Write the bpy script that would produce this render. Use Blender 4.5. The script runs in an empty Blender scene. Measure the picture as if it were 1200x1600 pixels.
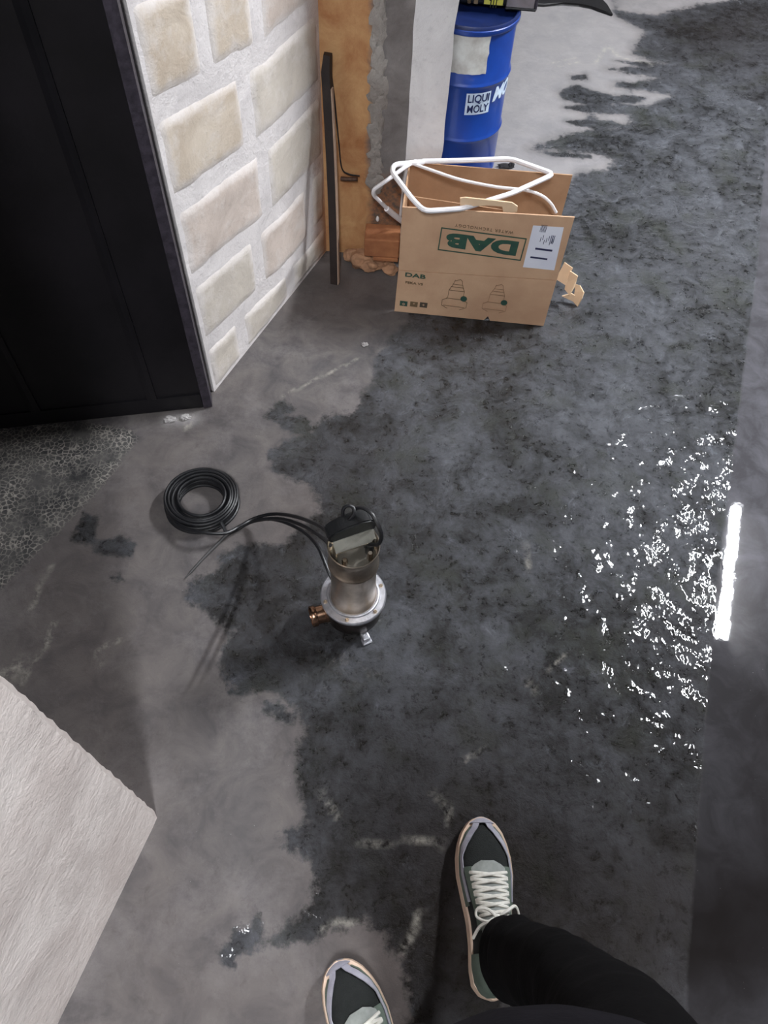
import bpy, bmesh, math, random
import numpy as np
from mathutils import Vector, Matrix, noise
random.seed(7)
sc = bpy.context.scene
COL = sc.collection
# ------------------------------------------------------------------ camera
EYE = Vector((0, 0, 1.6)); F = 1200.0
_up = Vector((50, 765, 1200)).normalized()
_f = Vector((0, 0, -1)); _Y = (_f - _up * _f.dot(_up)).normalized(); _X = _Y.cross(_up)
R3 = Matrix((_X, _Y, _up))
cd = bpy.data.cameras.new('camera'); cd.sensor_fit = 'HORIZONTAL'; cd.sensor_width = 36; cd.lens = 36 * F / 1200
cd.clip_start = 0.01
cam = bpy.data.objects.new('camera', cd); COL.objects.link(cam)
cam.matrix_world = Matrix.Translation(EYE) @ R3.to_4x4(); sc.camera = cam
# ------------------------------------------------------------------ world, lights, exposure
w = bpy.data.worlds.new('world'); sc.world = w; w.use_nodes = True
w.node_tree.nodes['Background'].inputs[0].default_value = (0.64, 0.65, 0.72, 1)
w.node_tree.nodes['Background'].inputs[1].default_value = 0.27
TUBE_W = 1000.0        # radiance of the tube above the wet floor
TUBE2_W = 150.0       # radiance of the tube behind the photographer
sc.view_settings.view_transform = 'Standard'; sc.view_settings.look = 'None'
sc.view_settings.gamma = 1; sc.view_settings.use_curve_mapping = False
sc.view_settings.exposure = 0.0
try:
    sc.cycles.use_denoising = True; sc.cycles.sample_clamp_indirect = 6; sc.cycles.sample_clamp_direct = 0
except Exception: pass

def ray(x, y): return R3 @ Vector((x - 600, 800 - y, -F))
def P(x, y, z=0.0):
    d = ray(x, y); return EYE + d * ((z - EYE.z) / d.z)
def proj(p):
    v = R3.transposed() @ (Vector(p) - EYE); return 600 + F * v.x / -v.z, 800 - F * v.y / -v.z
def onplane(x, y, A, B):
    n = Vector((-(B - A).y, (B - A).x, 0)); d = ray(x, y); return EYE + d * (n.dot(A - EYE) / n.dot(d))
# ------------------------------------------------------------------ helpers
def lin(c): return tuple((v / 12.92 if v <= .04045 else ((v + .055) / 1.055) ** 2.4) for v in c)
def rgb(r, g, b): return lin((r / 255, g / 255, b / 255)) + (1,)
class NT:
    def __init__(s, m): s.t = m.node_tree; s.n = s.t.nodes; s.l = s.t.links; s.b = s.n['Principled BSDF']
    def add(s, typ, **k):
        n = s.n.new(typ)
        for a, v in k.items():
            if a.startswith('_'): setattr(n, a[1:], v)
            else:
                key = int(a[1:]) if a[0] == 'i' and a[1:].isdigit() else a.replace('__', ' ')
                s.put(n.inputs[key], v)
        return n
    def put(s, inp, v):
        if isinstance(v, bpy.types.NodeSocket): s.l.new(v, inp)
        else: inp.default_value = v
    def noise(s, vec, scale, detail=6, rough=.6, dist=0):
        n = s.add('ShaderNodeTexNoise', Vector=vec, Scale=scale, Detail=detail, Roughness=rough, Distortion=dist); return n.outputs[0]
    def ramp(s, fac, a, b, va=0., vb=1.):
        n = s.add('ShaderNodeMapRange', Value=fac); n.inputs[1].default_value = a; n.inputs[2].default_value = b
        n.inputs[3].default_value = va; n.inputs[4].default_value = vb; return n.outputs[0]
    def math(s, op, a, b=0., c=0.):
        n = s.add('ShaderNodeMath', _operation=op); s.put(n.inputs[0], a); s.put(n.inputs[1], b); s.put(n.inputs[2], c); return n.outputs[0]
    def mix(s, f, a, b):
        n = s.add('ShaderNodeMix', _data_type='RGBA'); s.put(n.inputs[0], f); s.put(n.inputs[6], a); s.put(n.inputs[7], b); return n.outputs[2]
    def mixf(s, f, a, b):
        n = s.add('ShaderNodeMix', _data_type='FLOAT'); s.put(n.inputs[0], f); s.put(n.inputs[2], a); s.put(n.inputs[3], b); return n.outputs[0]
    def attr(s, name): return s.add('ShaderNodeAttribute', _attribute_name=name).outputs['Fac']
    def bump(s, h, strength, dist, normal=None):
        n = s.add('ShaderNodeBump', Height=h, Strength=strength, Distance=dist)
        if normal is not None: s.l.new(normal, n.inputs['Normal'])
        return n.outputs[0]
def mat(name, c, rough=.6, metal=0., c2=None, scale=20., bump=0., bscale=60., coat=0., coords='Object', spec=None):
    m = bpy.data.materials.new(name); m.use_nodes = True; N = NT(m)
    v = N.add('ShaderNodeTexCoord').outputs[coords]
    N.b.inputs['Roughness'].default_value = rough; N.b.inputs['Metallic'].default_value = metal
    N.b.inputs['Coat Weight'].default_value = coat
    if spec is not None: N.b.inputs['Specular IOR Level'].default_value = spec
    if c2 is None: c2 = tuple(x * .75 for x in c[:3]) + (1,)
    f = N.ramp(N.noise(v, scale), .35, .65)
    N.put(N.b.inputs['Base Color'], N.mix(f, c, c2))
    if bump: N.put(N.b.inputs['Normal'], N.bump(N.noise(v, bscale), bump, .004))
    return m
def obj(name, bm, m, parent=None, smooth=False, loc=None):
    me = bpy.data.meshes.new(name)
    if isinstance(bm, bmesh.types.BMesh):
        bmesh.ops.recalc_face_normals(bm, faces=bm.faces); bm.to_mesh(me); bm.free()
    else: me.from_pydata(*bm)
    if smooth:
        me.polygons.foreach_set('use_smooth', [True] * len(me.polygons))
        try: me.set_sharp_from_angle(angle=math.radians(40))
        except Exception: pass
    o = bpy.data.objects.new(name, me); COL.objects.link(o)
    if m: me.materials.append(m)
    if parent: o.parent = parent
    if loc is not None: o.location = loc
    return o
def tag(o, label=None, cat=None, group=None, kind=None):
    if label: o['label'] = label
    if cat: o['category'] = cat
    if group: o['group'] = group
    if kind: o['kind'] = kind
    return o
def empty(name, loc, label, cat, group=None):
    o = bpy.data.objects.new(name, None); COL.objects.link(o); o.location = loc; o.empty_display_size = .05
    return tag(o, label, cat, group)
def box(bm, c, s, rot=None, bev=0.):
    g = bmesh.ops.create_cube(bm, size=1); vs = g['verts']
    bmesh.ops.scale(bm, verts=vs, vec=s)
    if bev:
        es = list({e for v in vs for e in v.link_edges})
        r = bmesh.ops.bevel(bm, geom=es, offset=bev, segments=2, affect='EDGES', profile=.5); vs = list({v for f in r['faces'] for v in f.verts} | {v for v in vs if v.is_valid})
    if rot is not None: bmesh.ops.rotate(bm, verts=vs, cent=(0, 0, 0), matrix=rot)
    bmesh.ops.translate(bm, verts=vs, vec=c); return vs
def nbox(c, s, rot=None, bev=0.):
    bm = bmesh.new(); box(bm, c, s, rot, bev); return bm
def prism(bm, pts, h):
    "closed polygon pts (3d, bottom) extruded by vector h"
    h = Vector(h); a = [bm.verts.new(p) for p in pts]; b = [bm.verts.new(Vector(p) + h) for p in pts]; n = len(a)
    bm.faces.new(a); bm.faces.new(b[::-1])
    for i in range(n): bm.faces.new((a[i], a[(i + 1) % n], b[(i + 1) % n], b[i]))
def lathe(bm, prof, seg=48, c=(0, 0, 0), rot=None, closed=False):
    rows = []
    M = (rot.to_4x4() if rot else Matrix()); M = Matrix.Translation(c) @ M
    for r, z in prof:
        if r < 1e-6: rows.append([bm.verts.new(M @ Vector((0, 0, z)))])
        else: rows.append([bm.verts.new(M @ Vector((r * math.cos(2 * math.pi * i / seg), r * math.sin(2 * math.pi * i / seg), z))) for i in range(seg)])
    if closed: rows.append(rows[0])
    for a, b in zip(rows, rows[1:]):
        if len(a) == 1 and len(b) == 1: continue
        for i in range(seg):
            j = (i + 1) % seg
            if len(a) == 1: bm.faces.new((a[0], b[j], b[i]))
            elif len(b) == 1: bm.faces.new((a[i], a[j], b[0]))
            else: bm.faces.new((a[i], a[j], b[j], b[i]))
def spline(pts, n=8):
    pts = [Vector(p) for p in pts]; out = []
    Q = [pts[0] * 2 - pts[1]] + pts + [pts[-1] * 2 - pts[-2]]
    for i in range(1, len(Q) - 2):
        a, b, c, d = Q[i - 1:i + 3]
        for k in range(n):
            t = k / n; out.append(.5 * ((2 * b) + (c - a) * t + (2 * a - 5 * b + 4 * c - d) * t * t + (3 * b - a - 3 * c + d) * t ** 3))
    out.append(pts[-1]); return out
def tube(bm, pts, r, seg=8, closed=False, flat=1.0):
    pts = [Vector(p) for p in pts]; n = len(pts); rows = []
    prev = None
    for i, p in enumerate(pts):
        t = (pts[(i + 1) % n] - pts[i - 1]) if closed else (pts[min(i + 1, n - 1)] - pts[max(i - 1, 0)])
        t.normalize()
        if prev is None: u = t.orthogonal().normalized() if abs(t.z) > .9 else Vector((0, 0, 1)).cross(t).normalized()
        else:
            u = prev - t * prev.dot(t)
            u = u.normalized() if u.length > 1e-6 else t.orthogonal().normalized()
        prev = u; v = t.cross(u); rr = r[i] if isinstance(r, (list, tuple)) else r
        rows.append([bm.verts.new(p + rr * (u * math.cos(2 * math.pi * k / seg) + v * flat * math.sin(2 * math.pi * k / seg))) for k in range(seg)])
    m = n if closed else n - 1
    for i in range(m):
        a, b = rows[i], rows[(i + 1) % n]
        for k in range(seg): bm.faces.new((a[k], a[(k + 1) % seg], b[(k + 1) % seg], b[k]))
    if not closed: bm.faces.new(rows[0][::-1]); bm.faces.new(rows[-1])
def lump(bm, c, s, sub=2, amp=.35, seed=0, freq=1.5):
    g = bmesh.ops.create_icosphere(bm, subdivisions=sub, radius=1)
    for v in g['verts']:
        d = 1 + amp * noise.noise(v.co * freq + Vector((seed * 3.1, seed * 1.7, seed)))
        v.co = Vector((v.co.x * s[0] * d, v.co.y * s[1] * d, v.co.z * s[2] * d)) + Vector(c)
def bake(o, mods):
    for t, k in mods:
        md = o.modifiers.new(t, t)
        for a, v in k.items(): setattr(md, a, v)
    dg = bpy.context.evaluated_depsgraph_get(); me = bpy.data.meshes.new_from_object(o.evaluated_get(dg))
    o.modifiers.clear(); o.data = me
    me.polygons.foreach_set('use_smooth', [True] * len(me.polygons)); return o

# ------------------------------------------------------------------ materials of the shell
def floor_material():
    m = bpy.data.materials.new('wet_concrete'); m.use_nodes = True; N = NT(m)
    v = N.add('ShaderNodeTexCoord').outputs['Object']
    warp = N.add('ShaderNodeTexNoise', Vector=v, Scale=14., Detail=5.).outputs[1]
    vw = N.add('ShaderNodeVectorMath', _operation='MULTIPLY_ADD', i0=warp, i1=(.022, .022, .022), i2=v).outputs[0]
    big = N.noise(v, 2.3, 4); mid = N.noise(vw, 11, 8, .65, .6); fine = N.noise(vw, 48, 8, .72, .15); micro = N.noise(v, 260, 4)
    dry0 = N.attr('dry'); edge = N.math('ADD', N.math('MULTIPLY', N.noise(v, 42, 7, .75), .6), N.math('MULTIPLY', N.noise(v, 11, 5, .6), .4))
    dry = N.ramp(N.math('ADD', dry0, N.math('MULTIPLY', N.math('SUBTRACT', edge, .5), 1.5)), .41, .60)
    strip = N.ramp(N.math('ADD', N.attr('strip'), N.math('MULTIPLY', N.math('SUBTRACT', edge, .5), .35)), .44, .56)
    mud_shade = N.attr('mud_shade'); fib = N.attr('fibre'); pale = N.math('MULTIPLY', N.attr('pale'), .33); lime = N.attr('lime')
    # crusted wet concrete
    crust = N.math('ADD', N.math('MULTIPLY', mid, .55), N.math('MULTIPLY', fine, .45))
    crust = N.math('ADD', crust, N.math('MULTIPLY', N.math('SUBTRACT', big, .5), .55))
    wetc = N.mix(N.ramp(crust, .40, .68), rgb(20, 20, 20), rgb(92, 94, 100))
    wetc = N.mix(N.ramp(N.noise(v, 24, 8, .75, .25), .54, .68, 0, .85), wetc, rgb(28, 29, 28))
    wetc = N.mix(N.ramp(N.noise(v, 15, 9, .8, .5), .58, .74, 0, .6), wetc, rgb(134, 138, 148))
    wetc = N.mix(N.ramp(N.noise(v, 6.5, 5), .52, .68), wetc, N.mix(.6, wetc, rgb(50, 53, 44)))
    wetc = N.mix(N.math('MULTIPLY', mud_shade, N.ramp(mid, .3, .7, .62, .97)), wetc, rgb(34, 28, 25))
    # smoother drying film
    dryc = N.mix(N.ramp(mid, .35, .68), rgb(74, 72, 74), rgb(108, 103, 101))
    dryc = N.mix(N.ramp(N.noise(v, 5, 7, .75), .50, .66, 0, .65), dryc, rgb(124, 119, 119))
    dryc = N.mix(N.ramp(N.noise(v, 31, 8, .8, .6), .55, .70, 0, .55), dryc, rgb(62, 59, 58))
    dryc = N.mix(N.ramp(fine, .56, .75, 0, .35), dryc, rgb(88, 84, 82))
    dryc = N.mix(N.math('MULTIPLY', mud_shade, .7), dryc, rgb(86, 76, 72))
    dryc = N.mix(pale, dryc, rgb(190, 187, 188))
    wetc = N.mix(N.math('MULTIPLY', pale, .6), wetc, rgb(125, 126, 132))
    stripc = N.mix(N.ramp(mid, .4, .7), rgb(70, 69, 72), rgb(94, 93, 98)); stripc = N.mix(mud_shade, stripc, rgb(20, 16, 14))  # strip's lamp haze and darker lower reflection painted into its colour
    col = N.mix(dry, wetc, dryc); col = N.mix(strip, col, stripc)
    # pale web of fibres beyond the doorway
    vor = N.add('ShaderNodeTexVoronoi', _feature='DISTANCE_TO_EDGE', Vector=vw, Scale=88.).outputs[0]
    web = N.math('MULTIPLY', N.ramp(N.math('ADD', vor, N.math('MULTIPLY', N.math('SUBTRACT', N.noise(v, 60, 6, .8), .5), .5)), .0, .12, 1., 0.), N.ramp(N.noise(v, 9, 4), .36, .6))
    fc = N.mix(web, N.mix(N.ramp(mid, .35, .7), rgb(46, 46, 48), rgb(100, 97, 94)), rgb(158, 152, 144))
    col = N.mix(N.ramp(N.math('ADD', fib, N.math('MULTIPLY', N.math('SUBTRACT', edge, .5), .5)), .42, .58), col, fc)
    col = N.mix(N.math('MULTIPLY', N.math('MULTIPLY', lime, .75), N.ramp(fine, .42, .6)), col, rgb(165, 160, 150))
    speck = N.ramp(N.noise(v, 210, 2), .76, .79); col = N.mix(N.math('MULTIPLY', speck, .8), col, rgb(170, 170, 168))
    N.put(N.b.inputs['Base Color'], col)
    rw = N.ramp(fine, .35, .7, .22, .55); r = N.mixf(dry, rw, .62); r = N.mixf(strip, r, .85)
    N.put(N.b.inputs['Roughness'], r); N.put(N.b.inputs['Specular IOR Level'], N.mixf(strip, N.mixf(mud_shade, .4, .15), .02))
    film = N.mixf(dry, N.ramp(big, .3, .62, .15, .75), .0); film = N.math('MULTIPLY', film, N.ramp(mud_shade, .2, .7, 1., .12)); film = N.mixf(N.attr('puddle'), film, 1.); film = N.mixf(strip, film, 1.0)
    N.put(N.b.inputs['Coat Weight'], film); N.b.inputs['Coat IOR'].default_value = 1.33
    N.put(N.b.inputs['Coat Roughness'], N.mixf(strip, .05, .02))
    hs = N.math('ADD', N.math('MULTIPLY', mid, 1.2), N.math('MULTIPLY', fine, .8))
    b = N.bump(hs, N.mixf(strip, N.mixf(dry, .62, .14), .02), .014)
    b = N.bump(micro, N.mixf(strip, .25, 0.), .0015, b)
    N.put(N.b.inputs['Normal'], b)
    # the water film follows the crust more softly
    wav = N.math('ADD', N.noise(v, 13, 1, .4), N.math('MULTIPLY', N.noise(v, 48, 1.5, .5), .22))
    b2 = N.bump(wav, N.mixf(strip, 1., .012), .0125)
    N.put(N.b.inputs['Coat Normal'], b2)
    return m
def wall_mat(name, a, b, bs=.5, edge=None):
    m = bpy.data.materials.new(name); m.use_nodes = True; N = NT(m)
    v = N.add('ShaderNodeTexCoord').outputs['Object']
    f = N.noise(v, 7, 8, .65, .5); g = N.noise(v, 70, 6, .7); h = N.noise(v, 240, 3)
    c = N.mix(N.ramp(f, .35, .66), a, b)
    c = N.mix(N.ramp(g, .55, .8, 0, .45), c, tuple(x * .62 for x in b[:3]) + (1,))
    if edge:
        sm = N.math('ADD', N.attr('edge'), N.math('MULTIPLY', N.math('SUBTRACT', N.noise(v, 26, 6, .7), .5), 1.1))
        c = N.mix(N.ramp(sm, .25, .85, .85, .0), c, rgb(222, 215, 211)); c = N.mix(N.ramp(N.noise(v, 16, 6, .7), .5, .7, 0, .6), c, rgb(216, 209, 204))
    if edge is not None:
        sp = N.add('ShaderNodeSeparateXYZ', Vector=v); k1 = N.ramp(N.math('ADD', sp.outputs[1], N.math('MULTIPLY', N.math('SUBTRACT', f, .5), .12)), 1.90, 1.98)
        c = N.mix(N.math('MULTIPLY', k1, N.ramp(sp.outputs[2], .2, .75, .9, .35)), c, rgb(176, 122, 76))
    N.put(N.b.inputs['Base Color'], c); N.b.inputs['Roughness'].default_value = .85
    hh = N.math('ADD', N.math('MULTIPLY', f, 2.), N.math('ADD', N.math('MULTIPLY', g, .6), N.math('MULTIPLY', h, .25)))
    N.put(N.b.inputs['Normal'], N.bump(hh, bs, .008)); return m
M_floor = floor_material()
M_mortar = wall_mat('whitewashed_mortar', rgb(226, 220, 218), rgb(205, 199, 198), .55, False)
M_blocks = [wall_mat('sandy_block_%s' % n, a, b, .4, True) for n, a, b in (('grey', rgb(205, 196, 184), rgb(186, 177, 167)), ('rose', rgb(208, 194, 184), rgb(184, 170, 160)), ('tan', rgb(205, 192, 176), rgb(184, 168, 150)))]
M_plaster = wall_mat('white_plaster', rgb(238, 236, 236), rgb(218, 215, 216), .4)
M_ceil = wall_mat('ceiling_concrete', rgb(112, 110, 110), rgb(88, 86, 86), .3)
def warm_glow_wall():
    m = bpy.data.materials.new('warm_glow_render'); m.use_nodes = True; N = NT(m)
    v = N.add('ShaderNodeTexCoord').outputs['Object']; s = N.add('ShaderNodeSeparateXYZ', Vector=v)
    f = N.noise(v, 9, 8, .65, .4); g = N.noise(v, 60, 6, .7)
    o = N.mix(N.ramp(f, .35, .65), rgb(202, 158, 110), rgb(168, 112, 70))  # warm glow on the recess wall painted in as orange-brown colour
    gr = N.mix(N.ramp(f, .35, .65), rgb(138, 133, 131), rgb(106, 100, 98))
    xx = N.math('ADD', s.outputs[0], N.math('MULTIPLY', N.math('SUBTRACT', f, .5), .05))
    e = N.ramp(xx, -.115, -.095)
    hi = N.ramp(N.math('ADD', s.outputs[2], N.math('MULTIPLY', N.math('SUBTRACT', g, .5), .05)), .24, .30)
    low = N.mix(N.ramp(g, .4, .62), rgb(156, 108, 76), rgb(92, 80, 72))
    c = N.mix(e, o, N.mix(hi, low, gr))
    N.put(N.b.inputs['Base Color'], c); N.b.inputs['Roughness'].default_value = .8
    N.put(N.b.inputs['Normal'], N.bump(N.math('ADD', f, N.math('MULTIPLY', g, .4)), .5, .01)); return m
M_warm = warm_glow_wall()

# ------------------------------------------------------------------ floor: one grid with its stains and painted shade stored on the vertices
def build_floor():
    def axis(lo, hi, a, b, fine, coarse):
        return np.unique(np.round(np.concatenate([np.arange(lo, a, coarse), np.arange(a, b, fine), np.arange(b, hi + coarse, coarse)]), 4))
    xs = axis(-4, 6, -1.5, 1.9, .0115, .25); ys = axis(-4, 8, -.35, 4.0, .0115, .25)
    X, Y = np.meshgrid(xs, ys); ny, nx = X.shape
    p = np.stack([X.ravel(), Y.ravel(), np.zeros(X.size)], 1)
    idx = np.arange(X.size).reshape(ny, nx)
    faces = np.stack([idx[:-1, :-1], idx[:-1, 1:], idx[1:, 1:], idx[1:, :-1]], -1).reshape(-1, 4)
    me = bpy.data.meshes.new('floor'); me.vertices.add(len(p)); me.vertices.foreach_set('co', p.ravel())
    me.loops.add(faces.size); me.loops.foreach_set('vertex_index', faces.ravel().astype(np.int32))
    me.polygons.add(len(faces)); me.polygons.foreach_set('loop_start', np.arange(0, faces.size, 4, dtype=np.int32))
    me.update(calc_edges=True); me.validate()
    o = bpy.data.objects.new('floor', me); COL.objects.link(o); me.materials.append(M_floor); o['kind'] = 'structure'
    px, py = p[:, 0], p[:, 1]
    def poly(pts):
        q = [P(*a) for a in pts]; ins = np.zeros(len(px), bool); dmin = np.full(len(px), 9.)
        for i in range(len(q)):
            a, b = q[i], q[(i + 1) % len(q)]
            if a.y != b.y:
                c = ((a.y > py) != (b.y > py)) & (px < (b.x - a.x) * (py - a.y) / (b.y - a.y) + a.x); ins ^= c
            dx, dy = b.x - a.x, b.y - a.y; t = np.clip(((px - a.x) * dx + (py - a.y) * dy) / (dx * dx + dy * dy + 1e-12), 0, 1)
            dmin = np.minimum(dmin, np.hypot(px - a.x - t * dx, py - a.y - t * dy))
        return np.where(ins, dmin, -dmin)
    def soft(pts, wd=.03): return np.clip(.5 + poly(pts) / wd * .5, 0, 1)
    def line(pts, wd):
        q = [P(*a) for a in pts]; d = np.full(len(px), 9.)
        for a, b in zip(q, q[1:]):
            dx, dy = b.x - a.x, b.y - a.y; t = np.clip(((px - a.x) * dx + (py - a.y) * dy) / (dx * dx + dy * dy + 1e-12), 0, 1)
            d = np.minimum(d, np.hypot(px - a.x - t * dx, py - a.y - t * dy))
        return np.clip(1 - d / wd, 0, 1)
    W = .045
    dry = soft([(330, 560), (520, 385), (640, 400), (640, 500), (615, 520), (588, 560), (578, 600), (556, 642), (505, 655), (490, 672), (440, 690), (412, 708), (425, 735), (470, 752), (494, 770), (500, 800), (470, 830), (440, 850), (375, 850), (345, 868), (340, 890), (300, 905), (288, 940), (330, 965), (362, 985), (345, 1010), (342, 1050), (362, 1084), (425, 1084), (462, 1105), (478, 1135), (466, 1180), (462, 1240), (478, 1280), (440, 1300), (446, 1335), (478, 1345), (492, 1380), (482, 1430), (440, 1450), (400, 1480), (430, 1478), (480, 1478), (520, 1450), (560, 1440), (600, 1462), (625, 1500), (640, 1560), (640, 1700), (-400, 1900), (-900, 900), (0, 640)], W)
    for pts in ([(350, 1478), (405, 1425), (412, 1460), (385, 1495), (378, 1480), (368, 1512), (345, 1512)], [(415, 650), (440, 620), (458, 640), (430, 660)], [(430, 655), (470, 650), (495, 670), (470, 680), (440, 672)], [(110, 845), (130, 800), (155, 805), (150, 850)], [(150, 845), (190, 838), (215, 850), (205, 872), (150, 862)], [(408, 1092), (430, 1096), (458, 1120), (450, 1132), (415, 1112)], [(176, 900), (190, 892), (192, 906), (178, 912)]):
        dry = np.minimum(dry, 1 - soft(pts, .03))
    pr = soft([(700, 300), (690, 60), (780, -60), (960, -60), (960, 22), (1010, 50), (985, 85), (1040, 100), (950, 108), (1035, 122), (960, 135), (1050, 150), (1010, 168), (930, 150), (990, 185), (960, 205), (905, 165), (930, 200), (870, 215), (830, 232), (930, 240), (965, 250), (940, 265), (900, 272), (880, 300)], .05)
    for pts in ([(870, 145), (900, 132), (925, 142), (960, 148), (1010, 152), (990, 162), (920, 165), (880, 155)], [(880, 168), (930, 160), (1000, 172), (990, 180), (910, 176)], [(885, 190), (920, 186), (960, 190), (1000, 200), (940, 202), (900, 196)], [(825, 234), (880, 238), (925, 242), (925, 248), (870, 245)], [(892, 118), (915, 116), (916, 124), (894, 125)], [(960, 95), (1000, 96), (1040, 101), (1010, 106)], [(985, 108), (1035, 112), (1030, 118), (990, 114)], [(960, 128), (1030, 130), (1025, 136), (965, 136)]):
        pr = np.minimum(pr, 1 - soft(pts, .03))
    pale = pr * 1.0
    for q, ww in (([(700, 330), (720, 560)], .0), ):
        pass
    pale = np.maximum(pale, .8 * soft([(950, -60), (1300, -60), (1200, -5), (1100, 10), (1020, 25), (985, 22), (958, 16)], .05))
    dry = np.maximum(dry, pale)
    pale = np.maximum(pale, .9 * line([(265, 655), (300, 655)], .03))
    strip = soft([(1260, -60), (1200, 200), (1183, 420), (1160, 600), (1140, 760), (1122, 900), (1110, 1010), (1105, 1100), (1090, 1300), (1075, 1500), (1070, 1700), (1800, 1700), (1800, -60)], .035)
    mud_shade = np.clip(soft([(0, 900), (230, 690), (330, 640), (200, 900), (250, 1000), (240, 1270), (0, 1100)], .35) * .8, 0, 1)
    mud_shade = np.maximum(mud_shade, .9 * soft([(480, 1150), (700, 1120), (900, 1180), (1080, 1230), (1100, 1010), (1250, 980), (1400, 1000), (1400, 1700), (600, 1800), (480, 1500)], .22))  # dimmer light on the lower floor painted in as brown darkening
    mud_shade = np.maximum(mud_shade, .95 * soft([(440, 490), (500, 400), (640, 380), (625, 470), (520, 510)], .15))
    mud_shade = np.maximum(mud_shade, .85 * soft([(1000, 30), (1060, 10), (1300, -20), (1200, 120), (1060, 90)], .3))
    mud_shade = np.maximum(mud_shade, .75 * soft([(90, 1640), (250, 1300), (300, 1450), (450, 1500), (600, 1460), (640, 1700)], .25))
    mud_shade = np.maximum(mud_shade, .7 * soft([(430, 700), (560, 640), (620, 800), (460, 1060), (340, 1060), (300, 920)], .2))
    fib = soft([(0, 640), (210, 672), (212, 692), (150, 770), (60, 860), (0, 922), (-300, 1150), (-500, 640)], .05)
    fib = np.minimum(fib, 1 - .55 * soft([(-40, 800), (130, 740), (60, 860), (0, 922)], .2))
    lime = np.zeros(len(px))
    for pts, ww in (([(84, 973), (74, 1005), (57, 1034)], .008), ([(46, 1046), (31, 1070)], .01), ([(188, 1000), (153, 1015), (155, 1042)], .007), ([(78, 885), (58, 930), (52, 950)], .007), ([(500, 1235), (527, 1275)], .006), ([(560, 1320), (630, 1315)], .006), ([(720, 1190), (758, 1170)], .006), ([(675, 1235), (700, 1262), (705, 1288)], .006), ([(500, 1455), (520, 1442), (552, 1444)], .006), ([(820, 850), (826, 890)], .008), ([(860, 1045), (882, 1022)], .005), ([(822, 1060), (840, 1085)], .006), ([(440, 620), (560, 560)], .006), ([(640, 1310), (690, 1320)], .008), ([(265, 655), (300, 650), (292, 668)], .014), ([(0, 1060), (30, 1040)], .03), ([(655, 1425), (645, 1460), (628, 1490)], .010), ([(865, 98), (900, 90)], .008), ([(868, 105), (905, 97)], .008), ([(930, 100), (950, 70), (965, 88), (1020, 100)], .012)):
        lime = np.maximum(lime, line(pts, ww))
    puddle = soft([(960, 760), (1050, 600), (1085, 560), (1110, 720), (1135, 780), (1112, 1010), (1106, 1180), (1030, 1150), (930, 1080), (930, 930)], .07)
    for n, a in (('puddle', puddle), ('dry', dry), ('pale', pale), ('strip', strip), ('mud_shade', mud_shade), ('fibre', fib), ('lime', lime)):
        at = me.attributes.new(n, 'FLOAT', 'POINT'); at.data.foreach_set('value', a.astype(np.float32))
    return o
build_floor()

# ------------------------------------------------------------------ walls
A = P(335, 612); K = Vector((-.234, 1.980, 0)); d1 = (K - A).normalized(); n1 = Vector((-d1.y, d1.x, 0))  # n1 points left, into the wall
CEIL = 3.0
def wpt(s, z, off=0.): return A + d1 * s + Vector((0, 0, z)) - n1 * off
def poly_wall(name, pts, m, h=CEIL, parent=None, top=None):
    bm = bmesh.new(); prism(bm, pts, (0, 0, h)); return tag(obj(name, bm, m, parent), kind='structure' if not parent else None)
Lw = (K - A).length
wl = poly_wall('wall_left', [A - n1 * -.0, K, K + n1 * .12, A + n1 * .12], M_mortar)
courses = [-.05, .17, .37, .575, .775, .98, 1.18, 1.38, 1.58, 1.78, 1.98, 2.18, 2.38, 2.58, 2.78, 3.0]
cuts = [[.16, .43], [.28, .56], [.35], [.31], [.19, .385], [.3], [.14, .5], [.33], [.12, .47], [.3], [.16, .5], [.31], [.13, .47], [.33], [.2, .5]]
k = 0
for ci in range(15):
    z0, z1 = courses[ci], courses[ci + 1]
    ss = [-.02] + cuts[ci] + [Lw + .02]
    for a, b in zip(ss, ss[1:]):
        k += 1; rnd = random.Random(k)
        sa, sb = max(a + .017, .006), min(b - .017, Lw - .004); m_ = .016
        def slope(s): return -.15 * min(s, .4)
        bm = bmesh.new(); nx_, nz_ = 22, 12; grid = []; ed = []
        for j in range(nz_):
            row = []
            for i in range(nx_):
                u, v_ = i / (nx_ - 1), j / (nz_ - 1); s = sa + (sb - sa) * u
                za, zb = max(z0 + m_ + slope(s), .004), min(z1 - m_ + slope(s), CEIL - .01); z = za + (zb - za) * v_
                # ragged outline, softly rounded face
                e = min(u, 1 - u) * (sb - sa), min(v_, 1 - v_) * (zb - za); em = min(e)
                off = -.004 + .0085 * min(1, em / .02) ** .5 + .0016 * noise.noise(Vector((s * 30, z * 30, k)))
                if em < 1e-4:
                    s = min(max(s + .007 * noise.noise(Vector((s * 22, z * 22, k * 2.3))), .004), Lw - .003); z = max(z + .007 * noise.noise(Vector((z * 22, s * 22, k * 1.9))), .003)
                off += .0022 * noise.noise(Vector((s * 9, z * 9, k * 3.))); ed.append(min(1, em / .035))
                row.append(bm.verts.new(wpt(s, z, off)))
            grid.append(row)
        for j in range(nz_ - 1):
            for i in range(nx_ - 1): bm.faces.new((grid[j][i], grid[j][i + 1], grid[j + 1][i + 1], grid[j + 1][i]))
        ob = obj('block', bm, M_blocks[rnd.choice([0, 0, 1, 2])], wl, True); ob.data.attributes.new('edge', 'FLOAT', 'POINT').data.foreach_set('value', ed)
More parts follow.
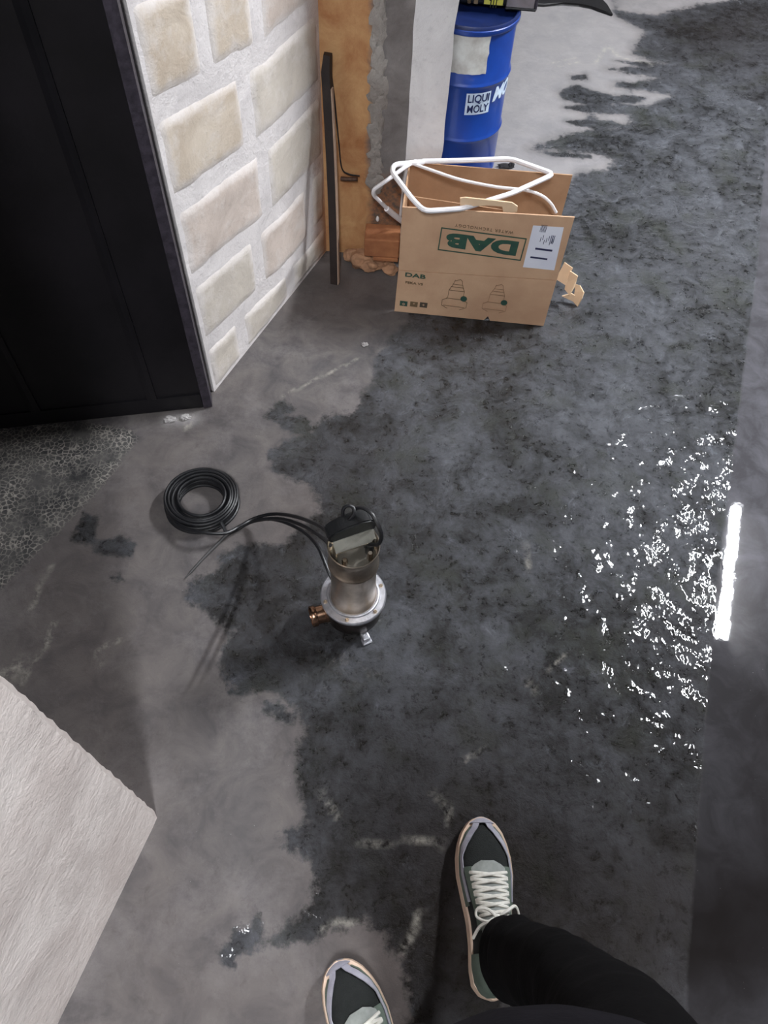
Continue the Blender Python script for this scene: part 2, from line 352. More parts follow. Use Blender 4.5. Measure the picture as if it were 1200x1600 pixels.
# the far wall of the recess, the white partition, the wall beyond
bwL, bwR = K + Vector((0, .0, 0)), Vector((.0, 1.972, 0))
wb = poly_wall('wall_back', [K + n1 * .12, K, bwR, bwR + Vector((0, .12, 0)), K + n1 * .12 + Vector((0.02, .1, 0))], M_warm)
bm = bmesh.new()      # rough upright ridge of cement left on the recess wall
for i in range(95):
    z = .24 + i * .0125; rr = random.Random(i)
    lump(bm, (-.088 + .012 * noise.noise(Vector((0, 0, z * 6))) + rr.uniform(-.012, .012), 1.9735, z), (.016 * rr.uniform(.5, 1.2), .0045, .022 * rr.uniform(.5, 1.3)), 2, .8, i, 2.)
obj('mortar_ridge', bm, wall_mat('raw_cement', rgb(170, 164, 158), rgb(136, 128, 122), .8), wb, True)
bm = bmesh.new()      # white partition end, edges nibbled
n = 120; px0, px1, py0, py1 = -.004, .094, 1.95, 2.30; rows = []
for i in range(n + 1):
    z = CEIL * (i / n); cl = .004 * noise.noise(Vector((z * 14, 1, 0))); cr = .004 * noise.noise(Vector((z * 14, 9, 0)))
    if .23 < z < .30: cl -= .006
    rows.append([bm.verts.new(q) for q in ((px0 + cl, py0, z), (px1 + cr - (.012 if z < .02 else 0), py0 + .008, z), (px1 + cr, py1, z), (px0 + cl, py1, z))])
for a, b in zip(rows, rows[1:]):
    for i in range(4): bm.faces.new((a[i], a[(i + 1) % 4], b[(i + 1) % 4], b[i]))
bm.faces.new(rows[0][::-1]); bm.faces.new(rows[-1])
tag(obj('wall_partition', bm, M_plaster), kind='structure')
# near wall whose arris fills the lower left corner
C0, D0 = P(250, 1270), P(90, 1600); dn = (C0 - D0).normalized(); nn = Vector((-dn.y, dn.x, 0)); E0 = C0 - dn * 3.2
bm = bmesh.new(); rows = []
for i in range(241):
    z = CEIL * i / 240; f_ = min(z, .9) / .7
    sh = Vector((-.045, .02, 0)) * f_
    j = .005 * noise.noise(Vector((z * 40, 3, 1))) + .003 * noise.noise(Vector((z * 110, 5, 1)))
    rows.append([])
    for q in (E0, C0 - dn * .5, C0 - dn * .03, C0 - dn * .010 + nn * (.001 + abs(j) * .4), C0 - dn * (.001 - j) + nn * (.012 + j), C0 + nn * .04, C0 + nn * .3, E0 + nn * .3):
        w_ = .003 * noise.noise(Vector((z * 9, q.y * 9, 0))); rows[-1].append(bm.verts.new(q + sh + nn * (w_ if i else 0) + Vector((0, 0, z))))
for a, b in zip(rows, rows[1:]):
    for i in range(8): bm.faces.new((a[i], a[(i + 1) % 8], b[(i + 1) % 8], b[i]))
bm.faces.new(rows[0][::-1]); bm.faces.new(rows[-1])
nw = tag(obj('wall_near', bm, wall_mat('scratched_plaster', rgb(226, 216, 210), rgb(200, 188, 182), .6)), kind='structure')
# ceiling
tag(obj('ceiling', nbox((1, 1.6, CEIL + .06), (10, 12, .12)), M_ceil), kind='structure')
# ------------------------------------------------------------------ black door leaf standing open at the wall's end
M_door = mat('black_painted_steel', rgb(22, 20, 24), .42, 0., rgb(13, 12, 15), 6, .25, 18, 0, spec=.3)
M_edge = mat('worn_dark_steel', rgb(62, 56, 66), .5, 0., rgb(40, 36, 44), 60, .5, 90)
H0 = P(330, 637); Hd = (P(0, 672) - H0).normalized(); Hn = Vector((-Hd.y, Hd.x, 0)); Hn = Hn if Hn.y > 0 else -Hn
DW, DH = 1.0, 2.1
dr = tag(obj('door_1', (lambda b: (prism(b, [H0 + Vector((0, 0, .008)), H0 + Hd * DW + Vector((0, 0, .008)), H0 + Hd * DW + Hn * .03 + Vector((0, 0, .008)), H0 + Hn * .03 + Vector((0, 0, .008))], (0, 0, DH)), b)[1])(bmesh.new()), M_door), kind='structure')
bm = bmesh.new(); q = H0 - Hd * .0035
prism(bm, [q + Vector((0, 0, .004)), q + Hd * .022 - Hn * .003 + Vector((0, 0, .004)), q + Hd * .022 + Vector((0, 0, .004)), q + Hd * .003 + Vector((0, 0, .004)), q + Hd * .003 + Hn * .034 + Vector((0, 0, .004)), q + Hn * .034 + Vector((0, 0, .004))], (0, 0, DH + .006))
obj('edge_angle', bm, M_edge, dr)['label'] = 'worn dark steel angle along the free edge of the door'
bm = bmesh.new(); q = H0 + Hd * .02 - Hn * .004
prism(bm, [q + Vector((0, 0, .01)), q + Hd * (DW - .04) + Vector((0, 0, .01)), q + Hd * (DW - .04) + Hn * .004 + Vector((0, 0, .01)), q + Hn * .004 + Vector((0, 0, .01))], (0, 0, .05))
obj('bottom_rail', bm, M_door, dr)
for sx in (.13, .42, .71):
    bm = bmesh.new(); q = H0 + Hd * sx - Hn * .005
    prism(bm, [q + Vector((0, 0, .06)), q + Hd * .012 - Hn * .004 + Vector((0, 0, .06)), q + Hd * .024 + Vector((0, 0, .06)), q + Hd * .024 + Hn * .005 + Vector((0, 0, .06)), q + Hn * .005 + Vector((0, 0, .06))], (0, 0, DH - .08))
    obj('pressed_rib', bm, M_door, dr)

# ------------------------------------------------------------------ tube lamps on the ceiling
def emis(name, c, s):
    m = bpy.data.materials.new(name); m.use_nodes = True; N = NT(m)
    N.b.inputs['Emission Color'].default_value = c; N.b.inputs['Emission Strength'].default_value = s; N.b.inputs['Base Color'].default_value = (.9, .9, .9, 1); return m
M_lampbody = mat('white_lamp_housing', rgb(225, 225, 228), .4)
def tube_lamp(a, b, s, wd, label, c=(.93, .96, 1, 1)):
    a, b = Vector(a), Vector(b); mid = (a + b) / 2; L = (b - a).length; ang = math.atan2((b - a).y, (b - a).x)
    r = empty('tube_lamp', (mid.x, mid.y, CEIL), label, 'lamp', 'tube lamps on the ceiling'); r.rotation_euler.z = ang
    obj('housing', nbox((0, 0, -.02), (L + .04, wd * 1.1, .04), None, .006), M_lampbody, r)
    bm = bmesh.new(); pts = [(-L / 2, wd / 2 * math.cos(t), -.04 - wd / 2 * math.sin(t)) for t in [math.pi * i / 10 for i in range(11)]]
    prism(bm, pts, (L, 0, 0)); obj('diffuser', bm, emis('tube_light', c, s), r, True)
    for s_ in (-1, 1): obj('end_cap', nbox((s_ * (L / 2 + .012), 0, -.055), (.024, wd * 1.12, .08), None, .005), M_lampbody, r)
def mirror_pt(x, y, H): g = P(x, y); return Vector((g.x, g.y, 0)) * (1 + H / EYE.z)
LZ = CEIL - .07
l1a, l1b = mirror_pt(1130, 1000, LZ), mirror_pt(1152, 790, LZ)
tube_lamp(l1a, l1b, TUBE_W, .072, 'bright white tube lamp mirrored in the wet strip of floor')
tube_lamp((-.18, -.60, 0), (.09, -1.60, 0), TUBE2_W, .2, 'white tube lamp behind the photographer')
#OBJECTS
# ================================================================== OBJECTS
# ------------------------------------------------------------------ submersible pump
M_steel = mat('brushed_stainless', rgb(206, 192, 176), .32, 1., rgb(182, 168, 150), 30, .12, 120)
M_flange = mat('cast_aluminium', rgb(200, 200, 206), .38, .85, rgb(170, 170, 176), 60, .3, 200)
M_volute = mat('dark_pump_casing', rgb(92, 82, 76), .32, .9, rgb(60, 54, 50), 40, .2, 90)
M_brass = mat('bronze_outlet', rgb(176, 140, 116), .24, 1., rgb(140, 108, 86), 60)
M_black = mat('black_moulded_plastic', rgb(24, 25, 27), .42, 0., rgb(16, 17, 18), 40, .2, 200)
M_cable = mat('black_rubber_cable', rgb(26, 26, 29), .38, 0., rgb(18, 18, 20), 50)
pg = Vector((-.0545, .742, 0))
pump = empty('submersible_pump', pg, 'stainless steel submersible pump with black handle standing on the floor', 'pump')
bm = bmesh.new()
lathe(bm, [(0, .012), (.050, .012), (.058, .016), (.062, .026), (.064, .05), (.064, .078), (.060, .090), (.05, .094), (0, .094)])
obj('pump_casing', bm, M_volute, pump, True)
bm = bmesh.new()
lathe(bm, [(0, .091), (.0695, .091), (.0715, .093), (.0715, .1), (.069, .1025), (.058, .103), (.0565, .106), (.0535, .1065), (.0515, .104), (0, .104)], 64)
obj('flange', bm, M_flange, pump, True)
for i in range(6):
    a = math.radians(-38 + 60 * i); bm = bmesh.new(); c = (.0632 * math.cos(a), .0632 * math.sin(a), .1025)
    lathe(bm, [(0, 0), (.0052, 0), (.0052, .001), (.0038, .0012), (.0038, .0042), (.003, .0052), (.0018, .0052), (.0016, .0035), (0, .0035)], 6, c)
    obj('bolt', bm, M_steel, pump)
bm = bmesh.new()
lathe(bm, [(.0505, .103), (.0495, .112), (.0478, .118), (.0472, .14), (.0472, .238), (.0482, .241), (.0506, .244), (.0520, .248), (.0506, .252), (.0486, .255), (.0488, .292), (.0492, .299), (.0508, .304), (.0516, .309), (.0516, .3135), (.0502, .3150), (.0488, .3135), (.0476, .303), (.0470, .290), (.0465, .283), (0, .283)], 72)
obj('motor_sleeve', bm, M_steel, pump, True)
bm = bmesh.new()
lathe(bm, [(0, .283), (.044, .283), (.044, .286), (.040, .289), (.030, .290), (.012, .292), (0, .292)], 40)
obj('top_cap', bm, mat('dull_steel_cap', rgb(150, 145, 135), .4, .9), pump, True)
# outlet pointing to the lower left of the picture
od = Vector((-.93, -.36, 0)).normalized(); rot = Vector((0, 0, 1)).rotation_difference(od).to_matrix()
bm = bmesh.new(); lathe(bm, [(.022, .045), (.022, .066), (.0205, .067), (.0205, .084), (.0232, .0855), (.0240, .088), (.0240, .096), (.0228, .098), (.0195, .098), (.0188, .075), (0, .075)], 40, (0, 0, .046), rot)
obj('outlet', bm, M_brass, pump, True)
for a in (-62, 60, 178):
    r = math.radians(a); R_ = Matrix.Rotation(r, 3, 'Z'); bm = bmesh.new()
    box(bm, R_ @ Vector((.066, 0, .010)), (.022, .017, .020), R_, .003); box(bm, R_ @ Vector((.074, 0, .003)), (.016, .022, .006), R_, .0015)
    obj('foot', bm, M_flange, pump)
# handle: steel strap bent over, black grip on its back edge
ha = math.radians(24); HR = Matrix.Rotation(ha, 3, 'Z')
def hp(x, y, z): v = HR @ Vector((x, y, 0)); return Vector((v.x, v.y, z))
hd = obj('handle', (lambda b: (
    prism(b, [hp(-.041, -.017, .327), hp(.030, -.017, .332), hp(.041, -.010, .334), hp(.043, .010, .340), hp(-.040, .008, .337)], (0, 0, .003)),
    box(b, hp(-.039, -.003, .308), (.0035, .020, .042), HR), box(b, hp(.040, -.003, .311), (.0035, .020, .046), HR), b)[-1])(bmesh.new()), mat('bright_steel_strap', rgb(220, 218, 205), .22, .9, rgb(190, 188, 176), 40), pump)
bm = bmesh.new()
sec = [(-.048, .340), (-.047, .357), (-.036, .366), (-.01, .375), (.02, .379), (.038, .376), (.046, .366), (.048, .345), (.040, .340), (.034, .349), (-.030, .345), (-.038, .337)]
a_ = [bm.verts.new(hp(x, .004, z)) for x, z in sec]; b_ = [bm.verts.new(hp(x, .036, z)) for x, z in sec]
bm.faces.new(a_); bm.faces.new(b_[::-1])
for i in range(len(sec)): bm.faces.new((a_[i], a_[(i + 1) % 12], b_[(i + 1) % 12], b_[i]))
bmesh.ops.bevel(bm, geom=list(bm.edges), offset=.003, segments=2, affect='EDGES')
obj('grip', bm, M_black, pump, True)
bm = bmesh.new(); box(bm, hp(.030, .016, .300), (.018, .018, .030), HR, .002)
lathe(bm, [(0, 0), (.008, 0), (.008, .02), (.006, .026), (0, .026)], 16, hp(.028, -.012, .29)); obj('cable_gland', bm, M_black, pump, True)
bm = bmesh.new(); lathe(bm, [(0, 0), (.006, 0), (.006, .012), (.0045, .016), (0, .016)], 6, hp(-.026, -.022, .291)); obj('cap_screw', bm, M_steel, pump)
bm = bmesh.new(); lathe(bm, [(0, 0), (.006, 0), (.006, .018), (.0045, .024), (0, .024)], 6, hp(.024, -.028, .291))
obj('cap_screw', bm, M_steel, pump)
def L(x, y, z): return P(x, y, z) - pg
bm = bmesh.new()
tube(bm, spline([L(552, 826, .345), L(538, 812, .365), L(536, 797, .385), L(543, 790, .393), L(552, 793, .39), L(553, 803, .385), L(546, 812, .375), L(541, 815, .365)], 8), .0036)
obj('cord_loop', bm, M_cable, pump, True)
bm = bmesh.new()
tube(bm, spline([L(553, 800, .375), L(556, 794, .386), L(568, 794, .395), L(582, 804, .395), L(592, 824, .382), L(596, 838, .365), L(591, 850, .345), L(579, 851, .328), L(571, 850, .310), L(570, 853, .298)], 8), .0040)
obj('float_cord', bm, M_cable, pump, True)
# ------------------------------------------------------------------ coiled power cable
cc = P(312, 775, .04); cc = Vector((cc.x, cc.y, 0))
cable = empty('power_cable', cc, 'coil of black rubber cable lying left of the pump, its leads running to the pump', 'cable')
R_CAB = .0040; rnd = random.Random(4)
top_end = None
for k, (col_, lev) in enumerate([(c, l) for l in range(5) for c in range(4)]):
    r0 = .058 + col_ * .0088 + rnd.uniform(-.0015, .0015); z = R_CAB + lev * .0082 + rnd.uniform(0, .001)
    ox, oy = rnd.uniform(-.002, .002) + lev * .0006, rnd.uniform(-.002, .002); ph = rnd.uniform(0, 6.28)
    pts = []
    for i in range(56):
        t = 2 * math.pi * i / 56; rr = r0 * (1 + .018 * math.sin(2 * t + ph) + .01 * math.sin(3 * t + ph * 2))
        pts.append((ox + rr * math.cos(t), oy + rr * math.sin(t) * 1.0, z + .0012 * math.sin(t + ph)))
    bm = bmesh.new(); tube(bm, pts, R_CAB, 8, True); obj('coil_turn', bm, M_cable, cable, True)
def LC(x, y, z): return P(x, y, z) - cc
for pts in ([LC(262, 790, .02), LC(280, 822, .03), (LC(318, 832, .044)), LC(352, 833, .03), LC(375, 822, .02), LC(400, 809, .03), LC(430, 803, .07), LC(465, 808, .15), LC(500, 822, .25), LC(517, 835, .315)],
            [LC(345, 815, .035), LC(357, 833, .012), LC(380, 820, .012), LC(405, 812, .035), LC(440, 811, .09), LC(475, 822, .16), LC(503, 840, .24), LC(516, 852, .30)],
            [LC(350, 838, .006), LC(368, 829, .006), LC(395, 815, .02), LC(430, 812, .06), LC(470, 828, .11), LC(495, 852, .14), LC(510, 885, .14), LC(519, 905, .13)],
            ):
    bm = bmesh.new(); tube(bm, spline(pts, 10), .0042); obj('cable_lead', bm, M_cable, cable, True)
bm = bmesh.new(); tube(bm, spline([LC(357, 833, .012), LC(340, 850, .006), LC(318, 872, .005), LC(300, 892, .005), LC(290, 903, .005)], 8), [.0042] * 16 + [.0036] * 10 + [.002] * 7)
obj('cable_shadow', bm, mat('cable_shadow_grey', rgb(66, 64, 64), .6), cable, True)  # tapering grey tube stands in for the cable's shadow on the floor

# ------------------------------------------------------------------ carton
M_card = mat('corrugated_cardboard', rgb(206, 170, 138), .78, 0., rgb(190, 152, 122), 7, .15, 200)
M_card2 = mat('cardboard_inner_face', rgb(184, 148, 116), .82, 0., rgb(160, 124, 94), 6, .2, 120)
M_cardL = mat('pale_new_cardboard', rgb(238, 208, 172), .8, 0., rgb(226, 194, 160), 9)
M_green = mat('dark_green_print', rgb(52, 88, 70), .7, 0., rgb(42, 74, 66), 40)
M_brownp = mat('brown_print', rgb(112, 92, 66), .7)
M_faint = mat('faint_brown_print', rgb(164, 128, 98), .75)
M_ink = mat('dark_ink', rgb(44, 46, 84), .6)
M_white = mat('white_paper', rgb(232, 234, 244), .55, 0., rgb(220, 222, 236), 8)
B0, B1 = Vector((-.004, 1.734, 0)), Vector((.436, 1.713, 0))
carton = empty('cardboard_carton', (.21, 1.80, 0), 'open brown cardboard carton standing in front of the white partition', 'box')
co = Vector(carton.location)
bx = (B1 - B0).normalized(); by = Vector((-bx.y, bx.x, 0)); WB = (B1 - B0).length
def bp(u, z, d=0.): return B0 + bx * u + by * d + Vector((0, 0, z)) - co
def panel(pts, th, m, name, dirv, parent=carton):
    bm = bmesh.new(); prism(bm, pts, dirv * th); return obj(name, bm, m, parent)
zf = .150; zt = lambda u: .352 + .018 * u / WB
# front panel in two pieces with a crease, notch at the bottom
fp = panel([bp(0, zf), bp(WB, zf + .018), bp(WB, zt(WB)), bp(0, zt(0))], .004, M_card, 'front_panel', by)
fl = panel([bp(-.004, .002, -.006), bp(.262, .002, -.006), bp(.272, .018, -.005), bp(.280, .002, -.006), bp(WB - .002, .002, -.006), bp(WB, zf + .016, 0), bp(0, zf - .002, 0)], .004, M_card, 'lower_front_flap', by)
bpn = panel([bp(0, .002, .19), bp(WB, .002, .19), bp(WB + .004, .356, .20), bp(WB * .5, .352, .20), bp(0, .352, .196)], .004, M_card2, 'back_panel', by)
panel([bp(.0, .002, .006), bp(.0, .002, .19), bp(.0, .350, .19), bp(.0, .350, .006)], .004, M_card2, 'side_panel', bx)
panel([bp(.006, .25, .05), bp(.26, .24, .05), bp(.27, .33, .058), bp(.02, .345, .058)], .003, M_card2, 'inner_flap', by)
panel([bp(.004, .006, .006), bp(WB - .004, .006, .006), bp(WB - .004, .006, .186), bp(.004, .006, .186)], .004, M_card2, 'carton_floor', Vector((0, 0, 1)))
def PB(x, y): # pixel on the front panel -> (u, z)
    q = onplane(x, y, B0, B1); return (q - B0).dot(bx), q.z
# pale hand-hold tab folded up over the top edge
tb = [PB(719, 308), PB(727, 307), PB(766, 311), PB(800, 315), PB(809, 321), PB(808, 329), PB(800, 330), PB(786, 329), PB(785, 321), PB(760, 319), PB(736, 321), PB(735, 324), PB(719, 322)]
panel([bp(u, z, -.001) for u, z in tb], .004, M_cardL, 'hand_hold_tab', -by)
def text_mesh(s, size, bold=0., ext=.0004, font_shear=0., spacing=1.):
    c = bpy.data.curves.new('t', 'FONT'); c.body = s; c.size = size; c.offset = bold; c.extrude = ext; c.shear = font_shear; c.space_character = spacing
    c.align_x = 'CENTER'; c.align_y = 'CENTER'; c.resolution_u = 4
    o = bpy.data.objects.new('t', c); COL.objects.link(o)
    me = bpy.data.meshes.new_from_object(o.evaluated_get(bpy.context.evaluated_depsgraph_get())); bpy.data.objects.remove(o)
    bm = bmesh.new(); bm.from_mesh(me); return bm
def decal(name, bm, u, z, m, rot=0., parent=fp, dx=1., dz=1., off=.0012, label=None):
    M = Matrix(((bx.x, 0, -by.x), (bx.y, 0, -by.y), (0, 1, 0))).to_4x4()   # local x->bx, y->up, z->towards viewer
    T = Matrix.Translation(bp(u, z, -off)) @ M @ Matrix.Rotation(rot, 4, 'Z') @ Matrix.Diagonal((dx, dz, 1, 1))
    bmesh.ops.transform(bm, matrix=T, verts=bm.verts); o = obj(name, bm, m, parent); o.parent = parent
    if label: o['label'] = label
    return o
def bar(bm, x, y, w_, h_): box(bm, (x, y, 0), (w_, h_, .0008))
tilt = -math.atan2(.012, .30)
ul, zl = PB(688.5, 374.0); ur, zr = PB(817, 387)
fc_u, fc_z = (ul + ur) / 2, (PB(755, 364)[1] + PB(748, 398)[1]) / 2
fw_, fh_ = ur - ul + .004, abs(PB(755, 364)[1] - PB(751, 398)[1])
bm = text_mesh('DAB', 1, .055)
xs = [v.co.x for v in bm.verts]; ys = [v.co.y for v in bm.verts]; cx_, cy_ = (max(xs) + min(xs)) / 2, (max(ys) + min(ys)) / 2
sx_, sy_ = fw_ * .86 / (max(xs) - min(xs)), fh_ * .66 / (max(ys) - min(ys))
for v in bm.verts: v.co = Vector(((v.co.x - cx_) * sx_, (v.co.y - cy_) * sy_, v.co.z))
prt = decal('logo_letters', bm, fc_u, fc_z, M_green, math.pi + tilt, label='upside-down dark green letters DAB')
bm = bmesh.new()
for s in (-1, 1): bar(bm, 0, s * fh_ / 2, fw_ + .003, .003); bar(bm, s * fw_ / 2, 0, .003, fh_ + .003)
decal('logo_frame', bm, fc_u, fc_z, M_green, math.pi + tilt)
bm = text_mesh('WATER TECHNOLOGY', .0125, 0, .0003, 0, 1.25); u_, z_ = PB(762, 360)
decal('printed_words', bm, fc_u, fc_z + fh_ / 2 + .014, M_brownp, math.pi + tilt)
# address label
lq = [PB(833, 352), PB(881, 355), PB(866, 422), PB(817, 417)]
st = panel([bp(u, z, -.0006) for u, z in lq], .0005, M_white, 'address_label', -by, fp)
st.parent = fp; bm = bmesh.new()
lu, lz_ = sum(a for a, b in lq) / 4, sum(b for a, b in lq) / 4
bar(bm, .002, -.004, .046, .0055); bar(bm, -.004, -.033, .046, .005)
for i in range(6): bar(bm, -.022 + i * .0028, .060, .0014 if i % 2 else .0008, .022)
for i in range(7): bar(bm, -.014 + i * .0052, .026 + .008 * math.sin(i * 2.1), .0014, .014)
for i in range(3): bar(bm, .012 + i * .004, .030, .0018, .026)
decal('label_print', bm, lu, lz_, M_ink, tilt, off=.0016)
# lower face prints
bm = text_mesh('DAB', .024, .0006, .0003); u_, z_ = PB(649, 428); decal('small_logo', bm, u_ , z_ - .002, M_green, tilt, fl, 1.25, .8, .006)
bm = text_mesh('FEKA VS', .014, .0002, .0003); u_, z_ = PB(645, 440); decal('type_words', bm, u_ + .004, z_, M_brownp, tilt, fl, 1, .8, .007)
for i, px_ in enumerate((631, 647, 662)):
    bm = bmesh.new(); bar(bm, 0, 0, .022, .018); u_, z_ = PB(px_, 471.5 + i * 1.2); sq = decal('printed_square', bm, u_, z_, (M_green, M_brownp, mat('dark_grey_print', rgb(80, 72, 62), .7))[i], tilt, fl, 1, 1, .0075)
    bm = text_mesh('o*+'[i], .016, 0, .0003); g = decal('square_sign', bm, u_, z_, M_card, tilt, fl, 1, 1, .0083)
def pump_print(px_, py_, s):
    u, z = PB(px_, py_); bm = bmesh.new()
    def ln(a, b, w_=.0012):
        a, b = Vector(a) * s, Vector(b) * s; d = b - a; box(bm, (0, 0, 0), (d.length + w_, w_, .0006), None)
        vs = list(bm.verts)[-8:]; Mx = Matrix.Translation(((a + b) / 2).to_3d()) @ Matrix.Rotation(math.atan2(d.y, d.x), 4, 'Z'); bmesh.ops.transform(bm, matrix=Mx, verts=vs)
    for m_ in (1, -1):
        ln((m_ * .022, -.01), (m_ * .022, .028)); ln((m_ * .022, .028), (m_ * .013, .056)); ln((m_ * .013, .056), (m_ * .010, .074))
        ln((m_ * .036, -.045), (m_ * .036, -.020)); ln((m_ * .036, -.020), (m_ * .022, -.010)); ln((m_ * .018, -.058), (m_ * .036, -.045))
    for y_, w_ in ((.028, .022), (.056, .014), (.044, .018), (-.010, .026), (-.045, .03)): ln((-w_, y_), (w_, y_))
    ln((.010, .074), (.004, .080)); ln((-.010, .070), (.004, .080))
    decal('pump_drawing', bm, u, z, M_faint if s < 1 else M_brownp, tilt, fl, 1, .8, .0078)
    bm = bmesh.new(); lathe(bm, [(0, -.0004), (.0095, -.0004), (.0095, .0004), (0, .0004)], 20); decal('green_disc', bm, u + .024, z - .004, M_green, tilt, fl, 1, 1, .0084)
pump_print(712, 461, 1.0); pump_print(775, 467, .95)
# cream cardboard insert hanging out at the right
ins = [(868, 436, .07), (882, 410, .12), (894, 418, .115), (891, 425, .10), (903, 432, .10), (899, 443, .07), (905, 445, .075), (912, 457, .06), (909, 466, .045), (901, 479, .004), (893, 471, .01), (879, 463, .02), (892, 460, .03), (883, 452, .05), (882, 446, .06)]
ih = empty('cardboard_insert', P(896, 470, 0), 'cream folded cardboard insert lying at the carton\'s right side', 'cardboard')
io = Vector(ih.location)
def strip_(name, a):
    bm = bmesh.new(); q = [P(x, y, z) - io for x, y, z in a]
    nrm = (q[1] - q[0]).cross(q[-1] - q[0]).normalized() * .004; prism(bm, q, nrm); obj(name, bm, M_cardL, ih)
strip_('upper_fold', [(868, 436, .075), (882, 410, .125), (895, 419, .115), (884, 446, .065)])
strip_('middle_fold', [(891, 424, .110), (903, 432, .10), (898, 449, .058), (890, 462, .040), (882, 452, .05), (884, 443, .068)])
strip_('end_fold', [(899, 444, .055), (906, 446, .06), (912, 457, .05), (909, 466, .035), (902, 479, .001), (895, 471, .008), (898, 455, .04)])
strip_('pointed_flap', [(878, 463, .020), (893, 459, .035), (898, 462, .032), (895, 471, .010), (886, 467, .014)])
# ------------------------------------------------------------------ white plastic tube lying over the carton
M_wt = mat('white_plastic_tube', rgb(240, 238, 240), .4, 0., rgb(226, 222, 224), 12)
hoops = empty('plastic_hose', P(700, 300, .37), 'bent white plastic tube in angular loops on top of the carton', 'tube'); ho = Vector(hoops.location)
def LH(x, y, z): return P(x, y, z) - ho
def corner(pts, n=3, r=.22):
    out = []; pts = [Vector(p) for p in pts]
    for i, p in enumerate(pts):
        if i in (0, len(pts) - 1): out.append(p); continue
        a, b = pts[i - 1], pts[i + 1]; la, lb = (a - p).length, (b - p).length; q = min(.02, la * .4, lb * .4)
        s, e = p + (a - p) / la * q, p + (b - p) / lb * q
        for k in range(n + 1): t = k / n; out.append(s * (1 - t) ** 2 + p * 2 * t * (1 - t) + e * t * t)
    return out
bm = bmesh.new(); tube(bm, corner([LH(660, 252, .37), LH(720, 251, .375), LH(798, 248, .38), LH(866, 272, .39), LH(800, 302, .39), LH(722, 326, .372), LH(663, 330, .372), (LH(645, 312, .38)), LH(612, 268, .39), LH(616, 257, .385), LH(662, 253, .375)]), .0068, 8)
obj('front_loop', bm, M_wt, hoops, True)
bm = bmesh.new(); tube(bm, corner([LH(650, 252, .375), LH(636, 259, .38), LH(603, 283, .36), LH(584, 296, .33), LH(583, 304, .31), LH(606, 327, .24), LH(628, 345, .17)]), .0055, 8)
obj('side_loop', bm, M_wt, hoops, True)
bm = bmesh.new(); tube(bm, [LH(604, 326, .245), LH(616, 336, .21), LH(629, 346, .17)], .0082, 8); obj('sleeve_end', bm, M_wt, hoops, True)
bm = bmesh.new(); tube(bm, spline([LH(640, 254, .375), LH(680, 268, .37), LH(720, 281, .365), (LH(775, 292, .36)), LH(820, 297, .36), LH(845, 305, .35), LH(860, 317, .33), LH(869, 332, .30)], 6), .0042, 8)
obj('thin_loop', bm, M_wt, hoops, True)
bm = bmesh.new(); tube(bm, [LH(637, 256, .375), LH(634, 275, .335), LH(629, 305, .26), LH(625, 340, .17)], .0036, 8); obj('thin_tail', bm, M_wt, hoops, True)

# ------------------------------------------------------------------ brick and rubble between carton and recess wall
M_brick = mat('orange_clay', rgb(176, 118, 78), .85, 0., rgb(146, 92, 60), 14, .5, 60)
M_rub = mat('clay_rubble', rgb(186, 142, 108), .9, 0., rgb(140, 104, 80), 16, .7, 50)
bm = bmesh.new(); box(bm, (-.058, 1.925, .095), (.105, .075, .062), Matrix.Rotation(0, 3, 'Z'), .004); box(bm, (-.045, 1.905, .058), (.075, .04, .012), None, .002)
o = tag(obj('clay_brick', bm, M_brick, None), 'orange clay brick behind the carton\'s left edge', 'brick')
bm = bmesh.new(); box(bm, (-.035, 1.93, .106), (.04, .055, .04), None, .004)
for i, (x, y, z, sx, sy, sz) in enumerate([(-.118, 1.925, .024, .036, .030, .026), (-.088, 1.905, .022, .030, .022, .020), (-.060, 1.930, .024, .036, .026, .024), (-.150, 1.945, .018, .030, .020, .020), (-.030, 1.895, .016, .022, .018, .016)]):
    b2 = bmesh.new(); lump(b2, (x, y, z), (sx, sy, sz), 3, .5, i * 5 + 3)
    tag(obj('clay_rubble', b2, M_rub, None, False), ('largest', 'lowest', 'middle', 'leftmost', 'smallest')[i] + ' lump of tan clay rubble piled under the orange brick at the recess wall', 'rubble', 'clay rubble by the recess wall')
bm.free()
# paint drips on the wall end, metal stub and wire
bm = bmesh.new(); q = P(538, 279, 0)
def BW(x, y, off=.0): v = onplane(x, y, Vector((-.234, 1.974 - off, 0)), Vector((0, 1.968 - off, 0))); return v
tube(bm, [BW(533, 279, .004), BW(545, 280, .01), BW(558, 280, .014)], .006, 10); tag(obj('steel_stub', bm, mat('rusty_steel', rgb(120, 96, 84), .5, .7, rgb(80, 60, 50), 40), None, True), 'short rusty steel stub jutting from the recess wall', 'stub')
bm = bmesh.new(); tube(bm, spline([BW(514, 92, .012), BW(522, 150, .008), BW(529, 220, .006), BW(534, 262, .006), BW(545, 272, .007), BW(562, 275, .008)], 8), .0022, 6)
tag(obj('thin_wire', bm, M_cable, None, True), 'thin black wire running down behind the leaning lath to the steel stub', 'wire')
bm = bmesh.new(); lump(bm, BW(590, 342, .004), (.005, .004, .010), 2, .2, 1)
tag(obj('paint_drip', bm, M_plaster, None, True), 'upper and larger white paint drip on the recess wall above the brick', 'paint drip')
bm = bmesh.new(); lump(bm, BW(586, 363, .004), (.004, .004, .007), 2, .2, 2)
tag(obj('paint_drip', bm, M_plaster, None, True), 'lower and smaller white paint drip on the recess wall beside the brick', 'paint drip')
